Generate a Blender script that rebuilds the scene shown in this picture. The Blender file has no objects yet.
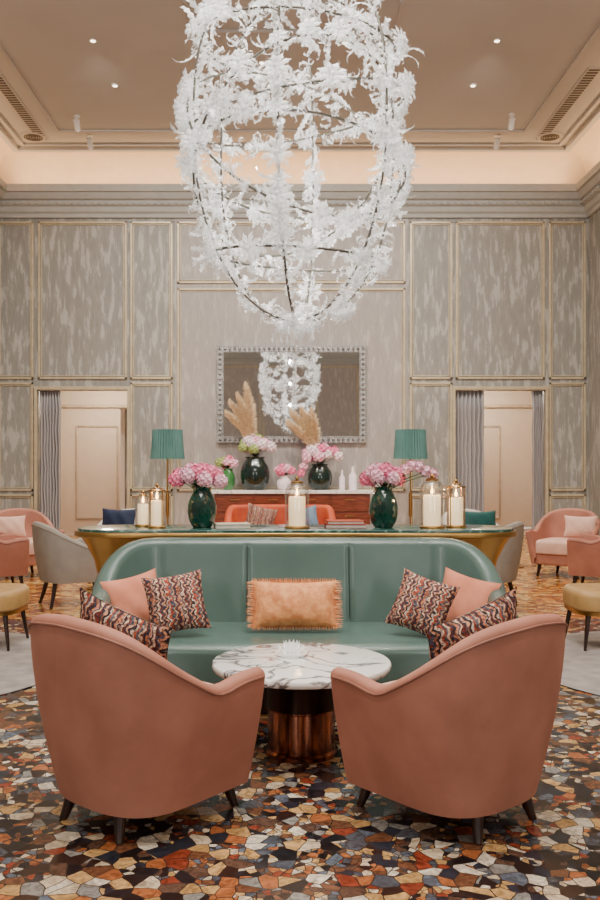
import bpy, math, random
from mathutils import Vector, Matrix, Euler
random.seed(7)
F=870.0; H=1.45; VX=287.0; CX=-0.075
sc=bpy.context.scene
col=sc.collection
pi=math.pi
def P(px,py,d): return Vector(((px-VX)*d/F+CX, d, H-(py-465)*d/F))
def lin(c):
    r=[]
    for v in c[:3]:
        v=v/255.0
        r.append(v/12.92 if v<=0.04045 else ((v+0.055)/1.055)**2.4)
    return (r[0],r[1],r[2],1.0)
# ---------------------------------------------------------------- materials
def newmat(name):
    m=bpy.data.materials.new(name); m.use_nodes=True
    nt=m.node_tree; b=nt.nodes.get('Principled BSDF')
    return m,nt,b
def setin(b,k,v):
    if k in b.inputs: b.inputs[k].default_value=v
def M(name,c,rough=.5,metal=0.0,c2=None,nscale=8,bump=0.0,bscale=60,sheen=0,coat=0,emit=None,estr=0,stretch=(1,1,1),spec=None):
    m,nt,b=newmat(name)
    setin(b,'Base Color',lin(c)); setin(b,'Roughness',rough); setin(b,'Metallic',metal)
    if sheen: setin(b,'Sheen Weight',sheen); setin(b,'Sheen Roughness',.4); setin(b,'Sheen Tint',lin(c))
    if coat: setin(b,'Coat Weight',coat)
    if spec is not None: setin(b,'Specular IOR Level',spec)
    if emit: setin(b,'Emission Color',lin(emit)); setin(b,'Emission Strength',estr)
    tc=nt.nodes.new('ShaderNodeTexCoord'); mp=nt.nodes.new('ShaderNodeMapping')
    mp.inputs['Scale'].default_value=stretch
    nt.links.new(tc.outputs['Object'],mp.inputs['Vector'])
    if c2 is None: c2=tuple(v*.9 for v in c)
    n=nt.nodes.new('ShaderNodeTexNoise'); n.inputs['Scale'].default_value=nscale; n.inputs['Detail'].default_value=4
    nt.links.new(mp.outputs[0],n.inputs['Vector'])
    r=nt.nodes.new('ShaderNodeValToRGB'); r.color_ramp.elements[0].position=.35; r.color_ramp.elements[1].position=.65
    r.color_ramp.elements[0].color=lin(c2); r.color_ramp.elements[1].color=lin(c)
    nt.links.new(n.outputs['Fac'],r.inputs[0]); nt.links.new(r.outputs[0],b.inputs['Base Color'])
    if bump:
        n2=nt.nodes.new('ShaderNodeTexNoise'); n2.inputs['Scale'].default_value=bscale
        nt.links.new(mp.outputs[0],n2.inputs['Vector'])
        bp=nt.nodes.new('ShaderNodeBump'); bp.inputs['Strength'].default_value=bump; bp.inputs['Distance'].default_value=.01
        nt.links.new(n2.outputs['Fac'],bp.inputs['Height']); nt.links.new(bp.outputs[0],b.inputs['Normal'])
    return m
def ramp(nt,stops,const=True):
    r=nt.nodes.new('ShaderNodeValToRGB'); cr=r.color_ramp
    cr.interpolation='CONSTANT' if const else 'LINEAR'
    while len(cr.elements)>1: cr.elements.remove(cr.elements[-1])
    cr.elements[0].position=stops[0][0]; cr.elements[0].color=lin(stops[0][1])
    for p,c in stops[1:]:
        e=cr.elements.new(p); e.color=lin(c)
    return r
def math_n(nt,op,a,b=None,c=None):
    n=nt.nodes.new('ShaderNodeMath'); n.operation=op
    for i,v in enumerate((a,b,c)):
        if v is None: continue
        if isinstance(v,(int,float)): n.inputs[i].default_value=v
        else: nt.links.new(v,n.inputs[i])
    return n.outputs[0]
def mixc(nt,fac,a,b,mode='MIX'):
    n=nt.nodes.new('ShaderNodeMix'); n.data_type='RGBA'; n.blend_type=mode
    if isinstance(fac,(int,float)): n.inputs['Factor'].default_value=fac
    else: nt.links.new(fac,n.inputs['Factor'])
    for k,v in ((6,a),(7,b)):
        if isinstance(v,tuple): n.inputs[k].default_value=v
        else: nt.links.new(v,n.inputs[k])
    return n.outputs[2]
def mosaic():
    m,nt,b=newmat('floor_mosaic_marble')
    tc=nt.nodes.new('ShaderNodeTexCoord')
    nz=nt.nodes.new('ShaderNodeTexNoise'); nz.inputs['Scale'].default_value=5
    nt.links.new(tc.outputs['Object'],nz.inputs['Vector'])
    add=nt.nodes.new('ShaderNodeVectorMath'); add.operation='MULTIPLY_ADD'
    add.inputs[1].default_value=(.06,.06,.0)
    nt.links.new(nz.outputs['Color'],add.inputs[0]); nt.links.new(tc.outputs['Object'],add.inputs[2])
    def vor(scale,feat='F1'):
        v=nt.nodes.new('ShaderNodeTexVoronoi'); v.voronoi_dimensions='2D'; v.inputs['Scale'].default_value=scale; v.feature=feat
        nt.links.new(add.outputs[0],v.inputs['Vector']); return v
    v=vor(14.5); e=vor(14.5,'DISTANCE_TO_EDGE'); v2=vor(30); e2=vor(30,'DISTANCE_TO_EDGE')
    sp=nt.nodes.new('ShaderNodeSeparateColor'); nt.links.new(v.outputs['Color'],sp.inputs[0])
    sp2=nt.nodes.new('ShaderNodeSeparateColor'); nt.links.new(v2.outputs['Color'],sp2.inputs[0])
    fine=math_n(nt,'GREATER_THAN',sp.outputs[2],.58)
    inv=math_n(nt,'SUBTRACT',1.0,fine)
    val=math_n(nt,'ADD',math_n(nt,'MULTIPLY',sp.outputs[0],inv),math_n(nt,'MULTIPLY',sp2.outputs[0],fine))
    r=ramp(nt,[(0,(34,34,40)),(.10,(86,92,104)),(.18,(182,112,70)),(.26,(56,38,34)),(.33,(226,210,184)),(.40,(122,82,60)),(.48,(204,164,108)),(.55,(48,54,68)),(.62,(150,70,50)),(.68,(150,150,148)),(.745,(102,78,66)),(.80,(36,30,32)),(.85,(218,178,122)),(.90,(104,116,134)),(.945,(240,232,216))])
    nt.links.new(val,r.inputs[0])
    n2=nt.nodes.new('ShaderNodeTexNoise'); n2.inputs['Scale'].default_value=24; n2.inputs['Detail'].default_value=6
    n2.inputs['Distortion'].default_value=1.5
    nt.links.new(tc.outputs['Object'],n2.inputs['Vector'])
    r2=ramp(nt,[(.3,(160,152,146)),(.7,(255,252,248))],False); nt.links.new(n2.outputs['Fac'],r2.inputs[0])
    c1=mixc(nt,1.0,r.outputs[0],r2.outputs[0],'MULTIPLY')
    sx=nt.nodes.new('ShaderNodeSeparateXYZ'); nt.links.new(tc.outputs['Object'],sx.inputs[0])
    zraw=math_n(nt,'GREATER_THAN',sx.outputs[1],8.2)  # far mosaic coloured amber, painting in warm reflected light
    amber_glow=math_n(nt,'MULTIPLY',zraw,.85)
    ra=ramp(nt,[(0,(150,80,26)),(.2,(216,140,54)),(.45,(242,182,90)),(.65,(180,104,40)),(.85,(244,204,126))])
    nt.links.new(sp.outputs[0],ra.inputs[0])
    c1=mixc(nt,amber_glow,c1,ra.outputs[0])
    g1=math_n(nt,'LESS_THAN',e.outputs['Distance'],.03)
    g2=math_n(nt,'MULTIPLY',math_n(nt,'LESS_THAN',e2.outputs['Distance'],.05),fine)
    g=math_n(nt,'MAXIMUM',g1,g2)
    c=mixc(nt,g,c1,lin((50,42,38)))
    nt.links.new(c,b.inputs['Base Color'])
    rr=math_n(nt,'MULTIPLY_ADD',sp.outputs[1],.14,.11)
    nt.links.new(rr,b.inputs['Roughness'])
    return m
def wallpaper(name,base,light,thr=.56,lo=.93):
    m,nt,b=newmat(name)
    tc=nt.nodes.new('ShaderNodeTexCoord'); mp=nt.nodes.new('ShaderNodeMapping'); mp.inputs['Scale'].default_value=(6.5,6.5,1.3)
    nt.links.new(tc.outputs['Object'],mp.inputs['Vector'])
    n=nt.nodes.new('ShaderNodeTexNoise'); n.inputs['Scale'].default_value=1.8; n.inputs['Detail'].default_value=7; n.inputs['Roughness'].default_value=.6
    nt.links.new(mp.outputs[0],n.inputs['Vector'])
    r=ramp(nt,[(.40,tuple(v*lo for v in base)),(thr-.03,base),(thr,light),(.75,tuple(min(255,v*1.03) for v in light))],False)
    nt.links.new(n.outputs['Fac'],r.inputs[0])
    mp2=nt.nodes.new('ShaderNodeMapping'); mp2.inputs['Scale'].default_value=(60,60,4); nt.links.new(tc.outputs['Object'],mp2.inputs['Vector'])
    n2=nt.nodes.new('ShaderNodeTexNoise'); n2.inputs['Scale'].default_value=1.5; nt.links.new(mp2.outputs[0],n2.inputs['Vector'])
    r2=ramp(nt,[(.3,(232,230,228)),(.7,(255,255,255))],False); nt.links.new(n2.outputs['Fac'],r2.inputs[0])
    nt.links.new(mixc(nt,1.0,r.outputs[0],r2.outputs[0],'MULTIPLY'),b.inputs['Base Color'])
    setin(b,'Roughness',.5)
    return m
def missoni():
    m,nt,b=newmat('zigzag_woven_fabric')
    tc=nt.nodes.new('ShaderNodeTexCoord'); s=nt.nodes.new('ShaderNodeSeparateXYZ')
    nt.links.new(tc.outputs['Object'],s.inputs[0])
    nz=nt.nodes.new('ShaderNodeTexNoise'); nz.inputs['Scale'].default_value=26; nz.inputs['Detail'].default_value=3
    nt.links.new(tc.outputs['Object'],nz.inputs['Vector'])
    zz=math_n(nt,'PINGPONG',math_n(nt,'ADD',s.outputs[2],5.0),.022)
    y=math_n(nt,'MULTIPLY_ADD',zz,.8,s.outputs[0])
    y=math_n(nt,'MULTIPLY_ADD',nz.outputs['Fac'],.06,y)
    f=math_n(nt,'FRACT',math_n(nt,'MULTIPLY',math_n(nt,'ADD',y,5.0),6.5))
    r=ramp(nt,[(0,(230,208,186)),(.08,(128,60,50)),(.16,(74,84,108)),(.23,(222,168,136)),(.31,(60,50,62)),(.38,(220,206,192)),(.45,(182,90,64)),(.54,(100,106,122)),(.61,(216,186,158)),(.68,(116,58,54)),(.75,(50,58,80)),(.81,(204,134,102)),(.90,(170,166,164)),(.94,(92,50,54))])
    nt.links.new(f,r.inputs[0])
    n2=nt.nodes.new('ShaderNodeTexNoise'); n2.inputs['Scale'].default_value=80; nt.links.new(tc.outputs['Object'],n2.inputs['Vector'])
    r2=ramp(nt,[(.42,(130,106,100)),(.58,(250,240,232))],False); nt.links.new(n2.outputs['Fac'],r2.inputs[0])
    nt.links.new(mixc(nt,.9,r.outputs[0],r2.outputs[0],'MULTIPLY'),b.inputs['Base Color']); setin(b,'Roughness',.9)
    return m
def marble(name,base,vein,scale=2.2,w=.03):
    m,nt,b=newmat(name)
    tc=nt.nodes.new('ShaderNodeTexCoord')
    n=nt.nodes.new('ShaderNodeTexNoise'); n.inputs['Scale'].default_value=scale; n.inputs['Detail'].default_value=7; n.inputs['Distortion'].default_value=1.6
    nt.links.new(tc.outputs['Object'],n.inputs['Vector'])
    d=math_n(nt,'ABSOLUTE',math_n(nt,'SUBTRACT',n.outputs['Fac'],.5))
    r=ramp(nt,[(0,vein),(w,tuple((a+c)/2 for a,c in zip(base,vein))),(w*2.2,base)],False)
    nt.links.new(d,r.inputs[0]); nt.links.new(r.outputs[0],b.inputs['Base Color']); setin(b,'Roughness',.12)
    return m
def clearglass(name,tint=(255,255,255),tr=.85):
    m,nt,b=newmat(name)
    out=nt.nodes['Material Output']
    t=nt.nodes.new('ShaderNodeBsdfTransparent'); t.inputs[0].default_value=lin(tint)
    g=nt.nodes.new('ShaderNodeBsdfGlossy'); g.inputs['Roughness'].default_value=.03
    fr=nt.nodes.new('ShaderNodeLayerWeight'); fr.inputs['Blend'].default_value=.35
    mx=nt.nodes.new('ShaderNodeMixShader')
    k=math_n(nt,'MULTIPLY_ADD',fr.outputs['Facing'],.6,1-tr-.05)
    nt.links.new(k,mx.inputs[0]); nt.links.new(t.outputs[0],mx.inputs[1]); nt.links.new(g.outputs[0],mx.inputs[2])
    nt.links.new(mx.outputs[0],out.inputs[0]); nt.nodes.remove(b)
    return m
def chglass():
    m,nt,b=newmat('frosted_white_glass')
    out=nt.nodes['Material Output']
    setin(b,'Base Color',lin((250,251,252))); setin(b,'Roughness',.06); setin(b,'Coat Weight',1.0); setin(b,'Coat Roughness',.02)
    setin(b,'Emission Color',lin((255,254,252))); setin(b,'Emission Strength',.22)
    tr=nt.nodes.new('ShaderNodeBsdfTranslucent'); tr.inputs[0].default_value=lin((250,250,248))
    mx=nt.nodes.new('ShaderNodeMixShader'); mx.inputs[0].default_value=.22
    nt.links.new(b.outputs[0],mx.inputs[1]); nt.links.new(tr.outputs[0],mx.inputs[2])
    tp=nt.nodes.new('ShaderNodeBsdfTransparent'); m2=nt.nodes.new('ShaderNodeMixShader')
    fr=nt.nodes.new('ShaderNodeLayerWeight'); fr.inputs['Blend'].default_value=.5
    k=math_n(nt,'MULTIPLY_ADD',fr.outputs['Facing'],.75,.5); k=math_n(nt,'MINIMUM',k,1.0)
    nt.links.new(k,m2.inputs[0]); nt.links.new(tp.outputs[0],m2.inputs[1]); nt.links.new(mx.outputs[0],m2.inputs[2])
    nt.links.new(m2.outputs[0],out.inputs[0])
    return m
def woodmat(name,c,c2,rough=.3):
    return M(name,c,rough,c2=c2,nscale=3,stretch=(1.5,12,12),coat=.2)

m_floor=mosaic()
m_wall=wallpaper('silver_brushed_wallpaper',(158,156,149),(184,182,176),.57)
m_wallc=wallpaper('pale_brushed_wallpaper',(178,171,165),(192,186,180),.6,.96)
m_ceil=M('warm_grey_ceiling_plaster',(190,186,182),.8,c2=(186,182,178),nscale=1)
m_cornice=M('grey_cornice_paint',(178,179,174),.6,c2=(172,172,168))
m_cove=M('cream_cove_plaster',(226,208,186),.8,c2=(222,204,182))
m_gold=M('satin_brass',(186,146,84),.28,.95,c2=(162,124,68),nscale=4)
m_trimgold=M('champagne_gilt_moulding',(204,190,160),.4,.25,c2=(190,174,144))
m_pink=M('salmon_velvet',(184,126,106),.7,c2=(164,108,90),nscale=4,sheen=.4,bump=.08,bscale=200)
m_pinkp=M('rose_piping',(146,96,80),.7)
m_seatpink=M('pale_pink_velvet',(230,190,172),.8,c2=(218,176,158),sheen=.3)
m_pinkc=M('coral_pink_linen',(220,142,114),.85,c2=(206,126,98),bump=.2,bscale=150)
m_green=M('sage_green_leather',(86,110,104),.24,c2=(78,102,96),nscale=3,bump=.15,bscale=180,coat=.15)
m_greend=M('sage_seam_thread',(46,64,60),.6)
m_dark=woodmat('dark_walnut_wood',(54,30,22),(34,20,15))
m_peach=M('peach_damask_velvet',(236,166,108),.7,c2=(212,132,80),nscale=26,sheen=.3,bump=.3,bscale=40)
m_zig=missoni()
m_marble=marble('white_veined_marble',(236,234,231),(88,84,86),2.9,.018)
m_marbleg=marble('deep_green_marble',(44,84,78),(120,160,150),3,.02)
m_marblew=marble('white_marble_top',(236,234,230),(180,178,178),3,.015)
m_bronze=M('dark_bronze_metal',(58,40,33),.3,.9,c2=(38,27,22),stretch=(1,1,.1),nscale=20)
m_copper=M('brushed_copper_metal',(176,112,86),.22,1.0,c2=(98,58,44),nscale=14,stretch=(3,3,.1))
m_grey=M('light_grey_upholstery',(168,162,154),.85,c2=(158,152,144),bump=.2,bscale=120)
m_white=M('ivory_fabric',(214,206,196),.85)
m_tan=M('mustard_leather',(196,156,98),.45,c2=(180,140,84))
m_rug=M('pale_grey_wool_rug',(178,170,165),.95,c2=(152,145,142),nscale=7,bump=.5,bscale=300)
m_curt=M('mauve_grey_drapery',(172,168,168),.8,c2=(160,156,158),stretch=(20,20,.5))
m_teal=M('teal_pleated_silk',(78,120,116),.7,c2=(66,106,102),emit=(90,140,132),estr=.05,nscale=3)
m_vase=M('emerald_faceted_glass',(12,72,58),.1,0,c2=(6,40,36),coat=.6)
m_vased=M('black_green_glaze',(20,46,42),.12,c2=(10,28,26),coat=.5)
m_vaseg=M('leaf_green_glass',(70,130,70),.15,c2=(50,110,60),coat=.5)
m_fpink=M('pink_peony_petal',(246,148,178),.7,c2=(232,108,152),nscale=14)
m_fpale=M('blush_orchid_petal',(248,204,218),.7,c2=(240,174,200),nscale=14)
m_fwhite=M('white_orchid_petal',(248,238,238),.7,c2=(242,216,226),nscale=14)
m_fgreen=M('lime_hydrangea_petal',(190,202,130),.7,c2=(150,170,96),nscale=14)
m_leafg=M('dark_green_leaf',(60,92,52),.6,c2=(44,74,40))
m_pampas=M('dried_pampas_plume',(244,222,188),.95,c2=(226,200,160),nscale=20)
m_wax=M('ivory_candle_wax',(250,242,222),.5,emit=(255,212,146),estr=1.0)
m_flame=M('candle_flame_glow',(255,200,110),.5,emit=(255,180,90),estr=20)
m_glass=clearglass('clear_hurricane_glass')
m_glassf=chglass()
m_iron=M('patinated_iron',(98,94,84),.5,.6)
m_frame=M('silver_leaf_frame',(184,184,182),.4,.5)
m_silver=M('antique_silver_beading',(190,188,186),.3,.7,c2=(110,108,106),nscale=30)
m_mirror,nt,b=newmat('antique_mirror'); setin(b,'Base Color',(.92,.92,.92,1)); setin(b,'Metallic',1.0); setin(b,'Roughness',.02)
m_red=woodmat('rosewood_veneer',(126,60,38),(92,42,26),.25)
m_orange=M('burnt_orange_velvet',(190,78,38),.7,c2=(168,62,30),sheen=.3)
m_navy=M('navy_velvet',(24,40,74),.7,sheen=.2)
m_tealc=M('teal_velvet',(14,84,82),.7,sheen=.2)
m_blue=M('dusty_blue_fabric',(110,134,160),.8)
m_corr=M('warm_cream_corridor_paint',(226,212,194),.7,c2=(222,208,190))
m_corrt=M('cream_corridor_moulding',(204,188,166),.6)
m_black=M('charcoal_metal',(30,28,28),.4)
m_whitem=M('white_enamel',(226,222,216),.4)
m_lampon=M('downlight_lens',(255,244,224),.4,emit=(255,236,205),estr=6)
m_book1=M('terracotta_book_cloth',(196,84,52),.7); m_book2=M('crimson_book_cloth',(150,40,44),.7); m_book3=M('cream_book_cloth',(222,208,184),.7)
m_vent=M('dark_vent_grille',(84,76,66),.6)  # dark brown-grey for vent slats and speaker rings

# ---------------------------------------------------------------- mesh builder
class MB:
    def __init__(s): s.v=[]; s.f=[]; s.mi=[]
    def add(s,vs,fs,mi=0,Mx=None):
        o=len(s.v)
        for p in vs:
            p=Vector(p)
            if Mx is not None: p=Mx@p
            s.v.append(tuple(p))
        for f in fs: s.f.append(tuple(i+o for i in f)); s.mi.append(mi)
        return s
    def box(s,c,d,mi=0,Mx=None):
        x,y,z=c; a,b_,h=d[0]/2,d[1]/2,d[2]/2
        vs=[(x+i*a,y+j*b_,z+k*h) for i in(-1,1) for j in(-1,1) for k in(-1,1)]
        return s.add(vs,[(0,1,3,2),(4,6,7,5),(0,4,5,1),(2,3,7,6),(0,2,6,4),(1,5,7,3)],mi,Mx)
    def grid(s,rows,cu=False,cv=False,mi=0,Mx=None,cap=False):
        n=len(rows); m=len(rows[0]); vs=[p for r in rows for p in r]; fs=[]
        for i in range(n if cu else n-1):
            for j in range(m if cv else m-1):
                a=i*m+j; b_=i*m+(j+1)%m; c=((i+1)%n)*m+(j+1)%m; d=((i+1)%n)*m+j
                fs.append((a,b_,c,d))
        if cap: fs.append(tuple(range(m))); fs.append(tuple((n-1)*m+j for j in range(m)))
        return s.add(vs,fs,mi,Mx)
    def lathe(s,prof,n=24,c=(0,0,0),mi=0,Mx=None,cap=True,twist=False):
        rows=[]
        for i,(r,z) in enumerate(prof):
            o=(pi/n if (twist and i%2) else 0)
            rows.append([(c[0]+r*math.cos(2*pi*k/n+o),c[1]+r*math.sin(2*pi*k/n+o),c[2]+z) for k in range(n)])
        if twist:
            vs=[p for r in rows for p in r]; fs=[]
            for i in range(len(rows)-1):
                for k in range(n):
                    a=i*n+k;b_=i*n+(k+1)%n;c2=(i+1)*n+k;d=(i+1)*n+(k+1)%n
                    if i%2==0: fs+=[(a,b_,c2),(b_,d,c2)]
                    else: fs+=[(a,d,c2),(a,b_,d)]
            fs.append(tuple(range(n))); 
            return s.add(vs,fs,mi,Mx)
        return s.grid(rows,cv=True,mi=mi,Mx=Mx,cap=cap)
    def tube(s,path,r,n=8,closed=False,mi=0):
        path=[Vector(p) for p in path]; N=len(path); rows=[]; up=Vector((0,0,1))
        prev=None
        for i,p in enumerate(path):
            if closed: t=path[(i+1)%N]-path[i-1]
            else: t=path[min(i+1,N-1)]-path[max(i-1,0)]
            t.normalize()
            if prev is None:
                a=up if abs(t.z)<.9 else Vector((1,0,0))
                u=t.cross(a).normalized()
            else:
                u=(prev-t*prev.dot(t))
                u=u.normalized() if u.length>1e-6 else t.orthogonal().normalized()
            prev=u; w=t.cross(u)
            rr=r(i/(N-1)) if callable(r) else r
            rows.append([tuple(p+(u*math.cos(2*pi*k/n)+w*math.sin(2*pi*k/n))*rr) for k in range(n)])
        return s.grid(rows,cu=closed,cv=True,mi=mi,cap=not closed)
    def ball(s,c,r,n=8,mi=0,sc_=(1,1,1)):
        pr=[(max(r*math.sin(pi*i/n),1e-4)*1,-r*math.cos(pi*i/n)*sc_[2]) for i in range(n+1)]
        return s.lathe(pr,n+2,c,mi,cap=False)
    def obj(s,name,mats,smooth=True,parent=None,label=None,cat=None,kind=None,group=None,bevel=0,ang=38,loc=None,rot=None,subsurf=0):
        me=bpy.data.meshes.new(name); me.from_pydata(s.v,[],s.f)
        if not isinstance(mats,(list,tuple)): mats=[mats]
        for m in mats: me.materials.append(m)
        me.polygons.foreach_set('material_index',s.mi)
        import bmesh
        bm=bmesh.new(); bm.from_mesh(me); bmesh.ops.recalc_face_normals(bm,faces=bm.faces[:]); bm.to_mesh(me); bm.free()
        if smooth:
            me.polygons.foreach_set('use_smooth',[True]*len(me.polygons))
            me.set_sharp_from_angle(angle=math.radians(ang))
        me.update()
        o=bpy.data.objects.new(name,me); col.objects.link(o)
        if parent: o.parent=parent
        tag(o,label,cat,kind,group)
        if loc is not None: o.location=loc
        if rot is not None: o.rotation_euler=rot
        if bevel:
            b_=o.modifiers.new('bevel','BEVEL'); b_.width=bevel; b_.segments=2; b_.limit_method='ANGLE'
        return o
def tag(o,label=None,cat=None,kind=None,group=None):
    if label: o['label']=label
    if cat: o['category']=cat
    if kind: o['kind']=kind
    if group: o['group']=group
def root(name,label,cat,loc,rz=0,group=None):
    e=bpy.data.objects.new(name,None); e.empty_display_size=.1; col.objects.link(e)
    e.location=loc; e.rotation_euler=(0,0,rz); tag(e,label,cat,None,group); return e
def dup(r,loc,rz=None,label=None,group=None,rot=None):
    def rec(o,par):
        c=o.copy(); col.objects.link(c)
        if par is not None: c.parent=par; c.matrix_parent_inverse=o.matrix_parent_inverse.copy()
        for k in list(o.children): rec(k,c)
        return c
    n=rec(r,None); n.location=loc
    if rz is not None: n.rotation_euler=(0,0,rz)
    if rot is not None: n.rotation_euler=rot
    if label: n['label']=label
    if group: n['group']=group
    return n
def offs(poly,d):
    n=len(poly); out=[]
    area=sum(poly[i][0]*poly[(i+1)%n][1]-poly[(i+1)%n][0]*poly[i][1] for i in range(n))
    sg=1 if area>0 else -1
    for i in range(n):
        a=Vector(poly[i-1]);b_=Vector(poly[i]);c=Vector(poly[(i+1)%n])
        e1=(b_-a); e2=(c-b_)
        if e1.length<1e-9: e1=e2
        if e2.length<1e-9: e2=e1
        e1.normalize(); e2.normalize()
        n1=Vector((e1.y,-e1.x))*sg; n2=Vector((e2.y,-e2.x))*sg
        nn=(n1+n2)
        if nn.length<1e-6: nn=n1
        nn.normalize(); k=1/max(.5,nn.dot(n1))
        out.append((b_.x-nn.x*d*k,b_.y-nn.y*d*k))
    return out
def slab(mb,poly,z0,z1,r,rb=None,mi=0,steps=5,bulge=0):
    if rb is None: rb=r
    rows=[]
    if rb>0:
        for i in range(steps+1):
            ph=pi/2*(1-i/steps); q=offs(poly,rb*(1-math.cos(ph))); rows.append([(x,y,z0+rb*(1-math.sin(ph))) for x,y in q])
    else: rows.append([(x,y,z0) for x,y in poly])
    if r>0:
        for i in range(steps+1):
            ph=pi/2*i/steps; q=offs(poly,r*(1-math.cos(ph))); rows.append([(x,y,z1-r*(1-math.sin(ph))) for x,y in q])
    else: rows.append([(x,y,z1) for x,y in poly])
    mb.grid(rows,cv=True,mi=mi,cap=True)
def sstep(a,b_,x):
    t=max(0,min(1,(x-a)/(b_-a))); return t*t*(3-2*t)
# U-shaped upholstered shell -------------------------------------------------
def ushell(plan,rimf,zb,zi,th,flare,zfull,extra=0.0,groove=None,nz=9):
    N=len(plan); mb=MB(); rows=[]; rim=[]
    nrm=[]
    for i in range(N):
        a=Vector(plan[max(i-1,0)]); c=Vector(plan[min(i+1,N-1)]); t=(c-a).normalized()
        nrm.append(Vector((t.y,-t.x)))
    if nrm[N//2].y>0: nrm=[-n for n in nrm]
    def section(p,n,zr,th_,ins):
        pts=[]
        def off(z): return flare*(1-math.sin(min(max(z,0)/zfull,1)*pi/2))
        zt=zr-th_/2
        for k in range(nz):
            z=zb+(zt-zb)*k/(nz-1); q=p-n*(off(z)+ins); pts.append((q.x,q.y,z))
        for k in range(1,8):
            a=pi*k/8; q=p-n*(off(zt)+ins+th_/2*(1-math.cos(a))); pts.append((q.x,q.y,zt+th_/2*math.sin(a)))
        g=groove(p) if groove else 0
        for k in range(nz):
            z=zt+(zi-zt)*k/(nz-1); q=p-n*(off(z)+ins+th_+extra*(1-(z-zi)/max(.05,zt-zi))-g); pts.append((q.x,q.y,z))
        return pts
    def endst(i,sgn):
        out=[]
        a=Vector(plan[i]); b_=Vector(plan[i+(1 if i==0 else -1)]); fw=(a-b_).normalized()
        for j in range(1,6):
            ph=pi/2*j/5*.98
            out.append(section(a+fw*(th/2*math.sin(ph)),nrm[i],rimf(a)-th*.55*(1-math.cos(ph)),th*math.cos(ph)+.004,th/2*(1-math.cos(ph))))
        return out
    st=endst(0,1)[::-1]
    for i in range(N):
        p=Vector(plan[i]); rows.append(section(p,nrm[i],rimf(p),th,0))
        off=flare*(1-math.sin(min((rimf(p)-th/2)/zfull,1)*pi/2))
        q=p-nrm[i]*(off-.002); rim.append((q.x,q.y,rimf(p)-th/2))
    rows=st+rows+endst(N-1,1)
    mb.grid(rows,cv=True,cap=True)
    def inner(z,ins):
        o=flare*(1-math.sin(min(z/zfull,1)*pi/2))
        return [tuple(Vector(plan[i])-nrm[i]*(o+ins)) for i in range(N)]
    return mb,rim,inner
def chair_plan(a,yb,yf,ym,n=28,ex=2.5):
    pts=[]
    for k in range(8): pts.append((a,yf+(ym-yf)*k/8))
    for k in range(n+1):
        t=pi*k/n; c=math.cos(t); s_=math.sin(t)
        pts.append((a*math.copysign(abs(c)**(2/ex),c),ym+(yb-ym)*abs(s_)**(2/ex)))
    for k in range(1,9): pts.append((-a,ym+(yf-ym)*k/8))
    return pts
def armchair(name,label,cat,loc,rz,fab,seatm,pipem,legm,leg_h=.105,group=None,hb=.88,ha=.605,splay=.03):
    r=root(name,label,cat,loc,rz,group)
    plan=chair_plan(.43,-.43,.29,-.04)
    rf=lambda p: ha+(hb-ha)*(1-sstep(-.52,.08,p[1]))**1.2*1.04-.015*abs(p[0])/.43*(1-sstep(-.3,0,p[1]))-.028*math.exp(-((p[1]-.05)/.10)**2)
    mb,rim,inner=ushell(plan,rf,leg_h,.25,.07,.145,.85,extra=.03)
    mb.obj('backrest',fab,parent=r)
    MB().tube(rim,.006,6).obj('piping',pipem,parent=r)
    bp=inner(.13,.03); bp=bp+[(-.20,.325),(0,.335),(.20,.325)]
    mb=MB(); slab(mb,bp,leg_h,.30,.02,.03); mb.obj('seat_base',fab,parent=r)
    sp=inner(.35,.10); sp=sp+[(-.26,.34),(-.14,.36),(0,.365),(.14,.36),(.26,.34)]
    mb=MB(); slab(mb,sp,.301,.48,.045,.02); mb.obj('seat',seatm,parent=r)
    for x,y in((-.15,-.25),(.15,-.25),(-.23,.25),(.23,.25)):
        sx=math.copysign(splay,x); sy=math.copysign(splay,y)
        MB().tube([(x,y,leg_h+.03),(x+sx*.5,y+sy*.5,leg_h*.5),(x+sx,y+sy,0)],lambda t:.028-.012*t,10).obj('leg',legm,parent=r)
    return r
def cushion(name,label,w,h,t,mat,loc,rot,fringe=None,cat='cushion',group=None):
    n=20; mb=MB()
    for sg in(1,-1):
        rows=[]
        for i in range(n+1):
            u=-1+2*i/n; row=[]
            for j in range(n+1):
                v=-1+2*j/n
                th=max(0,(1-abs(u)**2.2))**.6*max(0,(1-abs(v)**2.2))**.6
                pin=1-.10*(1-v*v)*abs(u)**3; pin2=1-.10*(1-u*u)*abs(v)**3
                row.append((u*w/2*pin,sg*(t/2*th+.002)+.004*math.sin(9*u+5*v)*th,v*h/2*pin2))
            rows.append(row)
        mb.grid(rows)
    o=mb.obj(name,mat,label=label,cat=cat,group=group,loc=loc,rot=rot,ang=80)
    if fringe:
        fb=MB()
        for sg in(-1,1):
            for k in range(60):
                z=-h/2*.97+h*.97*k/59
                fb.add([(sg*w/2*.88,-.006,z-.005),(sg*w/2*.88,.006,z+.005),(sg*(w/2+.03+random.uniform(-.004,.008)),random.uniform(-.012,.012),z+random.uniform(-.006,.004))],[(0,1,2)])
        for sg in(-1,1):
            for k in range(90):
                x=-w/2*.97+w*.97*k/89
                fb.add([(x-.005,-.006,sg*h/2*.86),(x+.005,.006,sg*h/2*.86),(x+random.uniform(-.006,.006),random.uniform(-.012,.012),sg*(h/2+.018))],[(0,1,2)])
        fb.obj('fringe',fringe,parent=o,smooth=False)
    return o
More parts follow.
